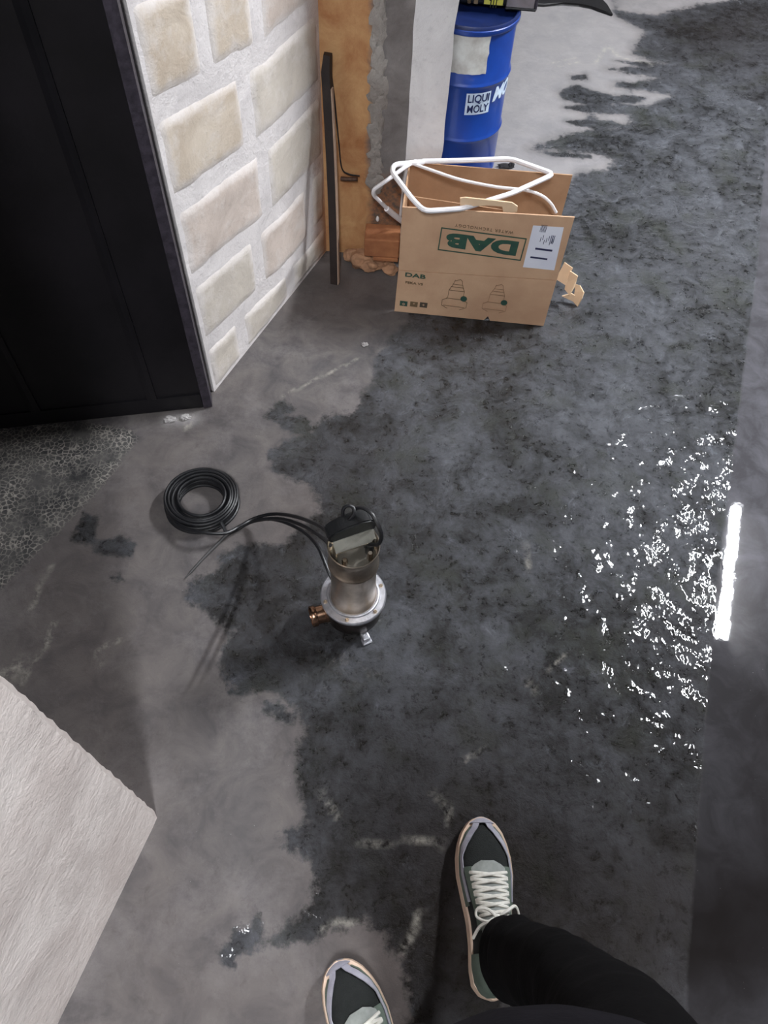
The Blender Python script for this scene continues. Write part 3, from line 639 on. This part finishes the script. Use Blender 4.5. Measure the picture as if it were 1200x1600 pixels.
# ------------------------------------------------------------------ dark lath leaning in the corner
M_lath = mat('dark_stained_wood', rgb(44, 32, 28), .6, 0., rgb(26, 18, 16), 12, .4, 50); M_lath2 = mat('pale_lath_edge', rgb(178, 150, 130), .6)
lt = empty('leaning_lath', P(525, 446, 0), 'dark brown wooden lath leaning upright in the corner beside the block wall', 'lath'); lo = Vector(lt.location)
b0, t0 = P(524, 442, 0), BW(509, 84, .02); dz = (t0 - b0); n = 16; bm = bmesh.new(); bm2 = bmesh.new(); rows = []; rows2 = []
for i in range(n + 1):
    f = i / n; c = b0 + dz * f + Vector((.004 * math.sin(f * 3), 0, 0)) - lo; h_ = .0135 if f < .97 else .008
    if i == n: c = c + Vector((.003, 0, 0))
    rows.append([bm.verts.new(c + Vector(v)) for v in ((-h_ - .001, -.006, 0), (.007, -.010, 0), (.012, .006, 0), (-h_, .010, 0))])
    if i < n - 1: rows2.append([bm2.verts.new(c + Vector(v)) for v in ((.0078, -.0112, 0.003), (.0108, -.0108, 0.003), (.0135, .002, 0.003), (.0100, .004, 0.003))])
for R__, B__ in ((rows, bm), (rows2, bm2)):
    for a, b in zip(R__, R__[1:]):
        for i in range(4): B__.faces.new((a[i], a[(i + 1) % 4], b[(i + 1) % 4], b[i]))
    B__.faces.new(R__[0][::-1]); B__.faces.new(R__[-1])
obj('lath_body', bm, M_lath, lt); obj('pale_edge', bm2, M_lath2, lt)['label'] = 'pale worn edge of the lath'

# ------------------------------------------------------------------ blue oil drum and the case on it
M_blue = mat('blue_drum_paint', rgb(12, 62, 150), .38, 0., rgb(10, 50, 128), 6, .1, 50, .3)
M_lid = mat('dark_blue_lid', rgb(18, 38, 92), .45, 0., rgb(14, 28, 70), 8)
dc = Vector((.165, 2.51, 0)); DR, DHt = .138, .50
drum = empty('oil_drum', dc, 'blue steel oil drum with white lettering behind the white partition', 'drum')
bm = bmesh.new()
lathe(bm, [(0, .006), (DR - .012, .006), (DR - .002, 0), (DR + .002, .004), (DR, .012), (DR, .142), (DR + .0035, .147), (DR + .0055, .152), (DR + .0035, .157), (DR, .162), (DR, .318), (DR + .0035, .323), (DR + .0055, .328), (DR + .0035, .333), (DR, .338), (DR, .470), (DR - .001, .486)], 96)
obj('drum_body', bm, M_blue, drum, True)
bm = bmesh.new(); lathe(bm, [(0, .482), (DR - .012, .482), (DR - .006, .486), (DR - .002, .498), (DR + .003, .500), (DR + .006, .495), (DR + .006, .484), (DR + .001, .480)], 96)
obj('drum_lid', bm, M_lid, drum, True)
bm = bmesh.new(); lathe(bm, [(DR + .005, .474), (DR + .008, .478), (DR + .008, .488), (DR + .004, .492)], 96); obj('clamp_ring', bm, M_blue, drum, True)
def DP(x, y):  # pixel -> (angle, z) on the drum surface
    d = ray(x, y); o_ = EYE - dc; a_ = d.x ** 2 + d.y ** 2; b_ = 2 * (o_.x * d.x + o_.y * d.y); c_ = o_.x ** 2 + o_.y ** 2 - (DR + .001) ** 2
    D = b_ * b_ - 4 * a_ * c_; t = (-b_ - math.sqrt(max(D, 0))) / (2 * a_); q = o_ + d * t; return math.atan2(q.y, q.x), q.z
def wrap(bm, ang, z, off, m, name, parent=drum):
    bmesh.ops.subdivide_edges(bm, edges=[e for e in bm.edges if e.calc_length() > .012], cuts=5)
    bmesh.ops.triangulate(bm, faces=bm.faces)
    for v in bm.verts:
        a = ang + v.co.x / DR; r = DR + off + v.co.z; v.co = Vector((r * math.cos(a), r * math.sin(a), z + v.co.y))
    return obj(name, bm, m, parent)
def quadpatch(x0, x1, y0, y1, jag=0.):
    bm = bmesh.new(); nx, ny = 16, 10; g = []
    for j in range(ny + 1):
        g.append([bm.verts.new((x0 + (x1 - x0) * i / nx + (jag * noise.noise(Vector((j * .9, i * .3, 2))) if i in (0, nx) else 0), y0 + (y1 - y0) * j / ny + (jag * noise.noise(Vector((i * .9, j, 7))) if j in (0, ny) else 0), 0)) for i in range(nx + 1)])
    for j in range(ny):
        for i in range(nx): bm.faces.new((g[j][i], g[j][i + 1], g[j + 1][i + 1], g[j + 1][i]))
    return bm
M_lbl = mat('scuffed_white_label', rgb(216, 218, 214), .55, 0., rgb(176, 172, 166), 16, .1, 60); M_lw = mat('white_print', rgb(205, 222, 240), .5)
a0, z0 = DP(727, 165); a1, z1 = DP(765, 160); az, zt0 = DP(746, 146); _, zb0 = DP(744, 179)
wl_ = (a1 - a0) * DR; hl_ = zt0 - zb0
wrap(quadpatch(-wl_ / 2, wl_ / 2, -hl_ / 2, hl_ / 2), (a0 + a1) / 2, (zt0 + zb0) / 2, .001, M_lw, 'logo_panel')
for tx, dy in (('LIQUI', .24), ('MOLY', -.24)):
    bm = text_mesh(tx, hl_ * .50, .0006, .0003); ex = [v.co.x for v in bm.verts]; k_ = wl_ * .86 / (max(ex) - min(ex))
    for v in bm.verts: v.co.x *= k_; v.co.y += dy * hl_
    wrap(bm, (a0 + a1) / 2, (zt0 + zb0) / 2, .0022, M_lid, 'logo_word')
a2, z2 = DP(768, 160); bm = text_mesh('MOTOR OIL', .058, .0022, .0003, .25, .95); ex = min(v.co.x for v in bm.verts)
for v in bm.verts: v.co.x -= ex
wrap(bm, a2 + .01, (DP(772, 150)[1]) + .002, .0012, M_lw, 'drum_lettering')
a3, z3 = DP(758, 100); _, zlt = DP(745, 52); _, zlb = DP(740, 117)
wrap(quadpatch(-.17, 0, 0, zlt - zlb, .004), DP(764, 80)[0], zlb, .0012, M_lbl, 'paper_label')
# case on the drum, mostly above the frame
case = empty('equipment_case', (.25, 2.56, .5005), 'dark plastic case with a yellow sticker standing on the blue drum', 'case')
def CB(x, y, z, s, m, name, bev=.004, rot=None): return obj(name, nbox((x, y, z), s, rot, bev), m, case)
crot = Matrix.Rotation(math.radians(-2), 3, 'Z')
CB(-.02, .03, .06, (.21, .18, .12), M_black, 'case_body', .008, crot)
CB(.053, -.066, .05, (.082, .012, .094), mat('grey_front_panel', rgb(150, 144, 150), .4, 0., rgb(124, 118, 122), 20), 'grey_panel', .003, crot)
CB(.055, -.070, .003, (.090, .018, .006), M_black, 'lower_lip', .002, crot); CB(.099, -.062, .05, (.008, .026, .1), M_edge, 'corner_guard', .003, crot)
CB(-.026, -.062, .05, (.056, .006, .09), mat('yellow_sticker', rgb(226, 220, 90), .5, 0., rgb(206, 200, 100), 30), 'yellow_sticker', .001, crot)
bm = bmesh.new()
for i, (x, z, r) in enumerate(((-.036, .024, .006), (-.028, .032, .009), (-.018, .030, .008), (-.010, .036, .005), (-.024, .045, .006))): lump(bm, (x, -.067, z), (r, .001, r * 1.2), 2, .5, i)
for x in (-.034, -.026, -.018): box(bm, (x, -.067, .010), (.003, .0015, .022))
obj('black_print', bm, mat('black_print', rgb(28, 34, 20), .6), case)
CB(-.078, -.062, .05, (.012, .008, .09), mat('tan_strip', rgb(130, 112, 84), .5), 'side_trim', .001, crot); CB(-.098, -.062, .05, (.010, .008, .09), mat('brown_strip', rgb(90, 74, 52), .5), 'side_trim', .001, crot)
# ------------------------------------------------------------------ black rubber sheet at the far edge
pts = [(832, 10), (850, 11), (880, 8), (905, 10), (925, 14), (945, 22), (957, 26), (948, 12), (936, 0), (930, -20), (925, -50), (840, -50), (822, -20)]
bm = bmesh.new(); prism(bm, [P(x, y, .001) for x, y in pts], (0, 0, .012)); bmesh.ops.bevel(bm, geom=list(bm.edges), offset=.003, segments=1, affect='EDGES')
tag(obj('rubber_mat', bm, mat('black_rubber', rgb(24, 22, 24), .6, 0., rgb(16, 15, 16), 12, .4, 30), None), 'black rubber mat lying on the pale floor at the top edge of the view', 'mat')
# bits on the floor
M_chip = mat('white_chip', rgb(176, 172, 170), .7)
for i, (x, y, s, lb, c) in enumerate([(570, 538, .010, 'white paper scrap on the floor between block wall and carton', 'scrap'), (266, 655, .016, 'crumb of white mortar at the foot of the black door, left of two', 'crumb'), (290, 652, .014, 'crumb of white mortar at the foot of the black door, right of two', 'crumb')]):
    bm = bmesh.new(); q = P(x, y, .004); lump(bm, (0, 0, 0), (s * .9, s * .6, .0045), 3, .9, i + 11, 2.6); tag(obj('paper_scrap' if i == 0 else 'mortar_crumb', bm, M_chip, None, False, q), lb, c)
bm = bmesh.new(); q = P(790, 262, 0); lump(bm, (0, 0, .006), (.03, .012, .008), 2, .6, 30); lump(bm, (.018, 0, .011), (.010, .008, .012), 2, .4, 31)
tag(obj('dark_rag', bm, mat('dark_cloth', rgb(40, 38, 40), .9), None, False, q), 'small dark rag scrap on the floor right of the drum', 'rag')

# ------------------------------------------------------------------ the photographer
M_trous = mat('black_trousers', rgb(17, 15, 16), .9, 0., rgb(11, 10, 11), 9, .5, 60, spec=.12); M_jack = mat('charcoal_jacket', rgb(30, 28, 33), .9, 0., rgb(23, 21, 25), 9, .5, 50, spec=.12)
M_skin = mat('skin', rgb(190, 142, 116), .55); M_hair = mat('dark_hair', rgb(34, 26, 22), .6)
person = empty('person', (.15, -.08, 0), 'person standing in black trousers, dark jacket and grey-black sneakers at the lower edge', 'person')
po = Vector(person.location)
def chain(bm, pts, seg=20, n=5):
    "closed tapered body segment through (x,y,z,rx[,ry])"
    P4 = [tuple(p) + ((p[3],) if len(p) == 4 else ()) for p in pts]
    c = spline([p[:3] for p in P4], n); r = spline([(p[3], p[4], 0) for p in P4], n); rows = []
    for i, q in enumerate(c):
        t = (c[min(i + 1, len(c) - 1)] - c[max(i - 1, 0)]).normalized()
        u = Vector((1, 0, 0)) - t * t.x
        u = u.normalized() if u.length > .3 else Vector((0, 1, 0)).cross(t).normalized()
        v = t.cross(u)
        rows.append([bm.verts.new(q - po + u * r[i].x * math.cos(2 * math.pi * k / seg) + v * r[i].y * math.sin(2 * math.pi * k / seg)) for k in range(seg)])
    for a, b in zip(rows, rows[1:]):
        for k in range(seg): bm.faces.new((a[k], a[(k + 1) % seg], b[(k + 1) % seg], b[k]))
    bm.faces.new(rows[0][::-1]); bm.faces.new(rows[-1])
Rleg = [(.250, .080, .085, .043, .060), (.262, .066, .22, .048, .060), (.284, .034, .40, .058, .064), (.292, .005, .50, .068, .066), (.285, -.04, .66, .077, .078), (.262, -.12, .84, .092, .092), (.25, -.16, .94, .095, .10)]
Lleg = [(.085, -.085, .095, .050, .056), (.085, -.085, .22, .056, .060), (.088, -.085, .40, .062, .064), (.088, -.085, .50, .066, .066), (.080, -.12, .66, .077, .078), (.072, -.16, .84, .092, .092), (.07, -.17, .94, .095, .10)]
def sc_(l, k, z0=None): return [tuple(p[:3]) + tuple(r * k for r in p[3:]) for p in l]
bm = bmesh.new()
for l in (Rleg, Lleg): chain(bm, l)
chain(bm, [(.16, -.16, .86, .12, .09), (.16, -.165, .95, .17, .11), (.16, -.17, 1.05, .16, .105)])
tr_ = obj('trousers', bm, M_trous, person); bake(tr_, [('REMESH', dict(mode='VOXEL', voxel_size=.009)), ('SMOOTH', dict(factor=.6, iterations=6))])
for v in tr_.data.vertices:   # cloth folds
    z = v.co.z; f = min(1, max(0, (1.0 - z)) * 2); nn_ = noise.noise(Vector((v.co.x * 9, v.co.y * 9, z * 22))); v.co += v.normal * (.007 * nn_ * f + (.004 * math.sin(z * 150 + v.co.x * 30) if z < .22 else 0))
bm = bmesh.new()
for l in (Rleg, Lleg): chain(bm, sc_(l, .72))
chain(bm, [(.16, -.16, .88, .13, .09), (.16, -.17, 1.05, .13, .09), (.16, -.18, 1.25, .15, .10), (.16, -.19, 1.40, .16, .09), (.16, -.19, 1.47, .06, .06)])
chain(bm, [(.16, -.19, 1.44, .055, .055), (.16, -.175, 1.54, .05, .055), (.16, -.16, 1.60, .062, .075), (.16, -.165, 1.67, .074, .095), (.16, -.17, 1.74, .070, .088), (.16, -.175, 1.775, .035, .045)])
lump(bm, (.16 - po.x, -.16 + .10 - po.y - .012, 1.655), (.011, .014, .02), 2, 0); 
for s in (-1, 1): lump(bm, (.16 + s * .076 - po.x, -.17 - po.y, 1.66), (.010, .016, .026), 2, 0)
for s in (-1, 1):
    chain(bm, [(.16 + s * .15, -.19, 1.40, .05), (.16 + s * .21, -.20, 1.26, .042), (.16 + s * .22, -.21, 1.12, .037), (.16 + s * .19, -.15, 1.10, .034), (.16 + s * .12, -.10, 1.20, .024)])
    hx, hy, hz = .16 + s * .12, -.10, 1.20
    chain(bm, [(hx, hy, hz, .022, .018), (hx - s * .02, hy + .005, hz + .04, .034, .014), (hx - s * .03, hy + .008, hz + .085, .036, .013)])
    for k in range(4):
        fx = hx - s * .03 + (k - 1.5) * .019; ln_ = (.062, .072, .068, .052)[k]
        chain(bm, [(fx, hy + .008, hz + .08, .009), (fx, hy + .004, hz + .08 + ln_ * .55, .0082), (fx, hy - .012, hz + .08 + ln_, .0072)], 10, 3)
    chain(bm, [(hx - s * .045, hy + .006, hz + .03, .011), (hx - s * .068, hy + .004, hz + .055, .010), (hx - s * .076, hy - .006, hz + .085, .0085)], 10, 3)
bd = obj('body', bm, M_skin, person); bake(bd, [('REMESH', dict(mode='VOXEL', voxel_size=.0055)), ('SMOOTH', dict(factor=.5, iterations=3))])
bm = bmesh.new()
chain(bm, [(.165, -.118, .80, .165, .123), (.165, -.125, .92, .170, .130), (.16, -.165, 1.05, .165, .12), (.16, -.18, 1.25, .175, .125), (.16, -.19, 1.40, .19, .11), (.16, -.19, 1.47, .09, .075)])
for s in (-1, 1): chain(bm, [(.16 + s * .15, -.19, 1.41, .065), (.16 + s * .215, -.20, 1.26, .055), (.16 + s * .225, -.215, 1.12, .052), (.16 + s * .19, -.15, 1.10, .046), (.16 + s * .13, -.105, 1.185, .034)])
jk = obj('jacket', bm, M_jack, person); bake(jk, [('REMESH', dict(mode='VOXEL', voxel_size=.009)), ('SMOOTH', dict(factor=.6, iterations=5))])
bm = bmesh.new(); lump(bm, (.16 - po.x, -.185 - po.y, 1.715), (.082, .100, .082), 4, .06, 3, 4); obj('hair', bm, M_hair, person, True)
# sneakers
M_up = mat('black_mesh_upper', rgb(24, 28, 27), .85, 0., rgb(16, 20, 19), 60, .6, 500); M_sole = mat('tan_midsole', rgb(222, 196, 174), .6, 0., rgb(200, 172, 150), 20)
M_ovl = mat('grey_leather_overlay', rgb(170, 168, 178), .45, 0., rgb(140, 138, 150), 30, .2, 200)
M_grn = mat('grey_green_suede', rgb(96, 108, 98), .7, 0., rgb(78, 90, 80), 40); M_lace = mat('white_laces', rgb(232, 230, 222), .7, 0., rgb(214, 210, 200), 90)
M_ton = mat('grey_tongue', rgb(140, 144, 140), .6, 0., rgb(118, 122, 118), 60); M_out = mat('black_outsole', rgb(26, 25, 26), .7)
def interp(t, xs, ys):
    return float(np.interp(t, xs, ys))
WT = ([0, .012, .04, .09, .16, .24, .34, .48, .6, .72, .84, .93, .98, 1], [.002, .012, .0235, .0345, .0425, .0470, .0478, .0415, .0355, .0335, .0350, .0310, .018, .002])
HTt = ([0, .03, .09, .16, .25, .35, .45, .55, .62, .70, .85, 1], [.030, .040, .050, .056, .062, .070, .082, .096, .102, .094, .092, .098])
CXt = ([0, .2, .4, .6, .8, 1], [.004, .003, .001, -.001, -.001, 0])
def sneaker(loc, rz, side, label):
    "side +1: right foot (outer edge at +x)"
    r = empty('sneaker', (0, 0, 0), None, None); r.parent = person; r['label'] = label
    r.location = Vector(loc) - po; r.rotation_euler.z = rz
    LN = .292
    def S(t, u, off=0., k=1.):
        a = u * math.pi / 2; w_ = interp(t, *WT) * k + off; h = interp(t, *HTt) + off; base = .018
        sx = math.copysign(abs(math.sin(a)) ** .85, a); cz = abs(math.cos(a)) ** .75
        y = (.5 - t) * LN + (off if t < .05 else -off if t > .95 else 0) * 1.5
        return Vector((side * -1 * interp(t, *CXt) + sx * w_, y, base + (h - base) * cz))
    def patch(name, t0, t1, u0, u1, off, m, nt=24, nu=14, th=.0018, parent=r):
        bm = bmesh.new(); g = []
        for i in range(nt + 1):
            t = t0 + (t1 - t0) * i / nt; a, b = (u0(t) if callable(u0) else u0), (u1(t) if callable(u1) else u1)
            g.append([(bm.verts.new(S(t, a + (b - a) * j / nu, off))) for j in range(nu + 1)])
        for i in range(nt):
            for j in range(nu): bm.faces.new((g[i][j], g[i][j + 1], g[i + 1][j + 1], g[i + 1][j]))
        bmesh.ops.recalc_face_normals(bm, faces=bm.faces)
        bmesh.ops.solidify(bm, geom=list(bm.faces), thickness=-th)
        return obj(name, bm, m, parent, True)
    # sole
    for nm, zs, m, grow in (('outsole', (0, .007), M_out, .0035), ('midsole', (.006, .018, .034), M_sole, .0055)):
        bm = bmesh.new(); ts = [.5 - .5 * math.cos(math.pi * i / 40) for i in range(41)]; rows = []
        for z in zs:
            g_ = grow + (-.002 if z >= .03 else 0); ring = []
            for t in ts:
                w_ = interp(t, *WT) + g_ * min(1, (t + .002) / .02, (1.002 - t) / .02); ring.append((t, w_))
            yk = 1 + 2 * g_ / LN
            toe = lambda t: .012 * max(0, 1 - t / .16) ** 2 if z < .02 else .004 * max(0, 1 - t / .16)
            row = [bm.verts.new((side * -interp(t, *CXt) - w_, (.5 - t) * LN * yk, z + toe(t))) for t, w_ in ring] + [bm.verts.new((side * -interp(t, *CXt) + w_, (.5 - t) * LN * yk, z + toe(t))) for t, w_ in ring[::-1]]
            rows.append(row)
        for a, b in zip(rows, rows[1:]):
            for i in range(len(a)): bm.faces.new((a[i], a[(i + 1) % len(a)], b[(i + 1) % len(a)], b[i]))
        bm.faces.new(rows[0][::-1]); bm.faces.new(rows[-1])
        ms = obj(nm, bm, m, r, True)
    ms['label'] = 'tan foam midsole'
    # upper
    bm = bmesh.new(); g = []; ts = [.5 - .5 * math.cos(math.pi * i / 48) for i in range(49)]
    for t in ts: g.append([bm.verts.new(S(t, -1 + 2 * j / 28)) for j in range(29)])
    for i in range(48):
        for j in range(28): bm.faces.new((g[i][j], g[i][j + 1], g[i + 1][j + 1], g[i + 1][j]))
    obj('upper', bm, M_up, r, True)
    tipw = lambda t: .30 + .50 * min(1, t / .30) ** .8
    for s in (-1, 1):   # grey strips sweeping from the toe down both sides, green-grey rand below
        f0 = lambda t, s=s: s * (.02 + .60 * min(1, max(0, t - .03) / .20) ** .75); f1 = lambda t, s=s: s * (.20 + .52 * min(1, t / .18) ** .7)
        patch('side_overlay', .012, .50, f0, f1, .0022, M_ovl, 30, 6)
        patch('rand', .05, .52, lambda t, s=s: s * (.42 + .32 * min(1, t / .18)), lambda t, s=s: s * .985, .0012, M_grn, 26, 5)
    patch('toe_cap', .004, .045, lambda t: -.80, lambda t: .80, .0028, M_ovl, 8, 20)
    patch('rim', .30, .66, lambda t: -.62 + .12 * t, lambda t: -.34, .0022, M_grn, 16, 4); patch('rim', .30, .66, lambda t: .34, lambda t: .62 - .12 * t, .0022, M_grn, 16, 4)
    patch('heel_counter', .78, .99, -.97, -.3, .0018, M_grn, 12, 8); patch('heel_counter', .78, .99, .3, .97, .0018, M_grn, 12, 8)
    tg = patch('tongue', .27, .70, lambda t: -.36 * min(1, (t - .255) / .05), lambda t: .36 * min(1, (t - .255) / .05), .0035, M_ton, 20, 10, .003)
    # laces: crossings then a bow
    ls = [.335, .375, .42, .465, .51, .555]
    for i, t in enumerate(ls):
        for s in (-1, 1):
            t2 = t + .034; pts = [S(t, s * .42, .004), S(t + .006, s * .25, .0075), S((t + t2) / 2, 0, .0095 + (.002 if s > 0 else 0)), S(t2 - .006, -s * .25, .0075), S(t2, -s * .42, .004)]
            bm = bmesh.new(); tube(bm, spline(pts, 5), .0030, 6, False, .7); obj('lace', bm, M_lace, r, True)
    kn = S(.60, 0, .014)
    bm = bmesh.new(); lump(bm, kn, (.007, .006, .005), 2, .2, 4); obj('lace_knot', bm, M_lace, r, True)
    for k, q in enumerate([[(0, 0, 0), (.018, .010, .004), (.034, .018, -.004), (.040, .002, -.012), (.026, -.006, -.004), (0, 0, 0)], [(0, 0, 0), (-.016, .012, .004), (-.032, .014, -.006), (-.034, .002, -.010), (-.018, -.006, 0), (0, 0, 0)],
                           [(0, 0, 0), (.014, -.004, .003), (.030, -.014, -.008), (.036, -.034, -.024)], [(0, 0, 0), (-.014, -.006, .002), (-.030, -.014, -.010), (-.040, -.030, -.028)]]):
        bm = bmesh.new(); tube(bm, spline([kn + Vector(v) for v in q], 6), .0028, 6, False, .7); obj('lace_loop' if k < 2 else 'lace_end', bm, M_lace, r, True)
    return r
def place(toe, heel):
    a, b = P(*toe), P(*heel); return (a + b) / 2, math.atan2((a - b).y, (a - b).x) - math.pi / 2
s1, r1 = place((752, 1274), (758, 1540)); 
sneaker((.238, .165, 0), math.radians(3), 1, 'grey and black sneaker on the right foot, pointing away')
sneaker((.042, -.072, 0), math.radians(32), -1, 'grey and black sneaker on the left foot, cut by the lower edge')
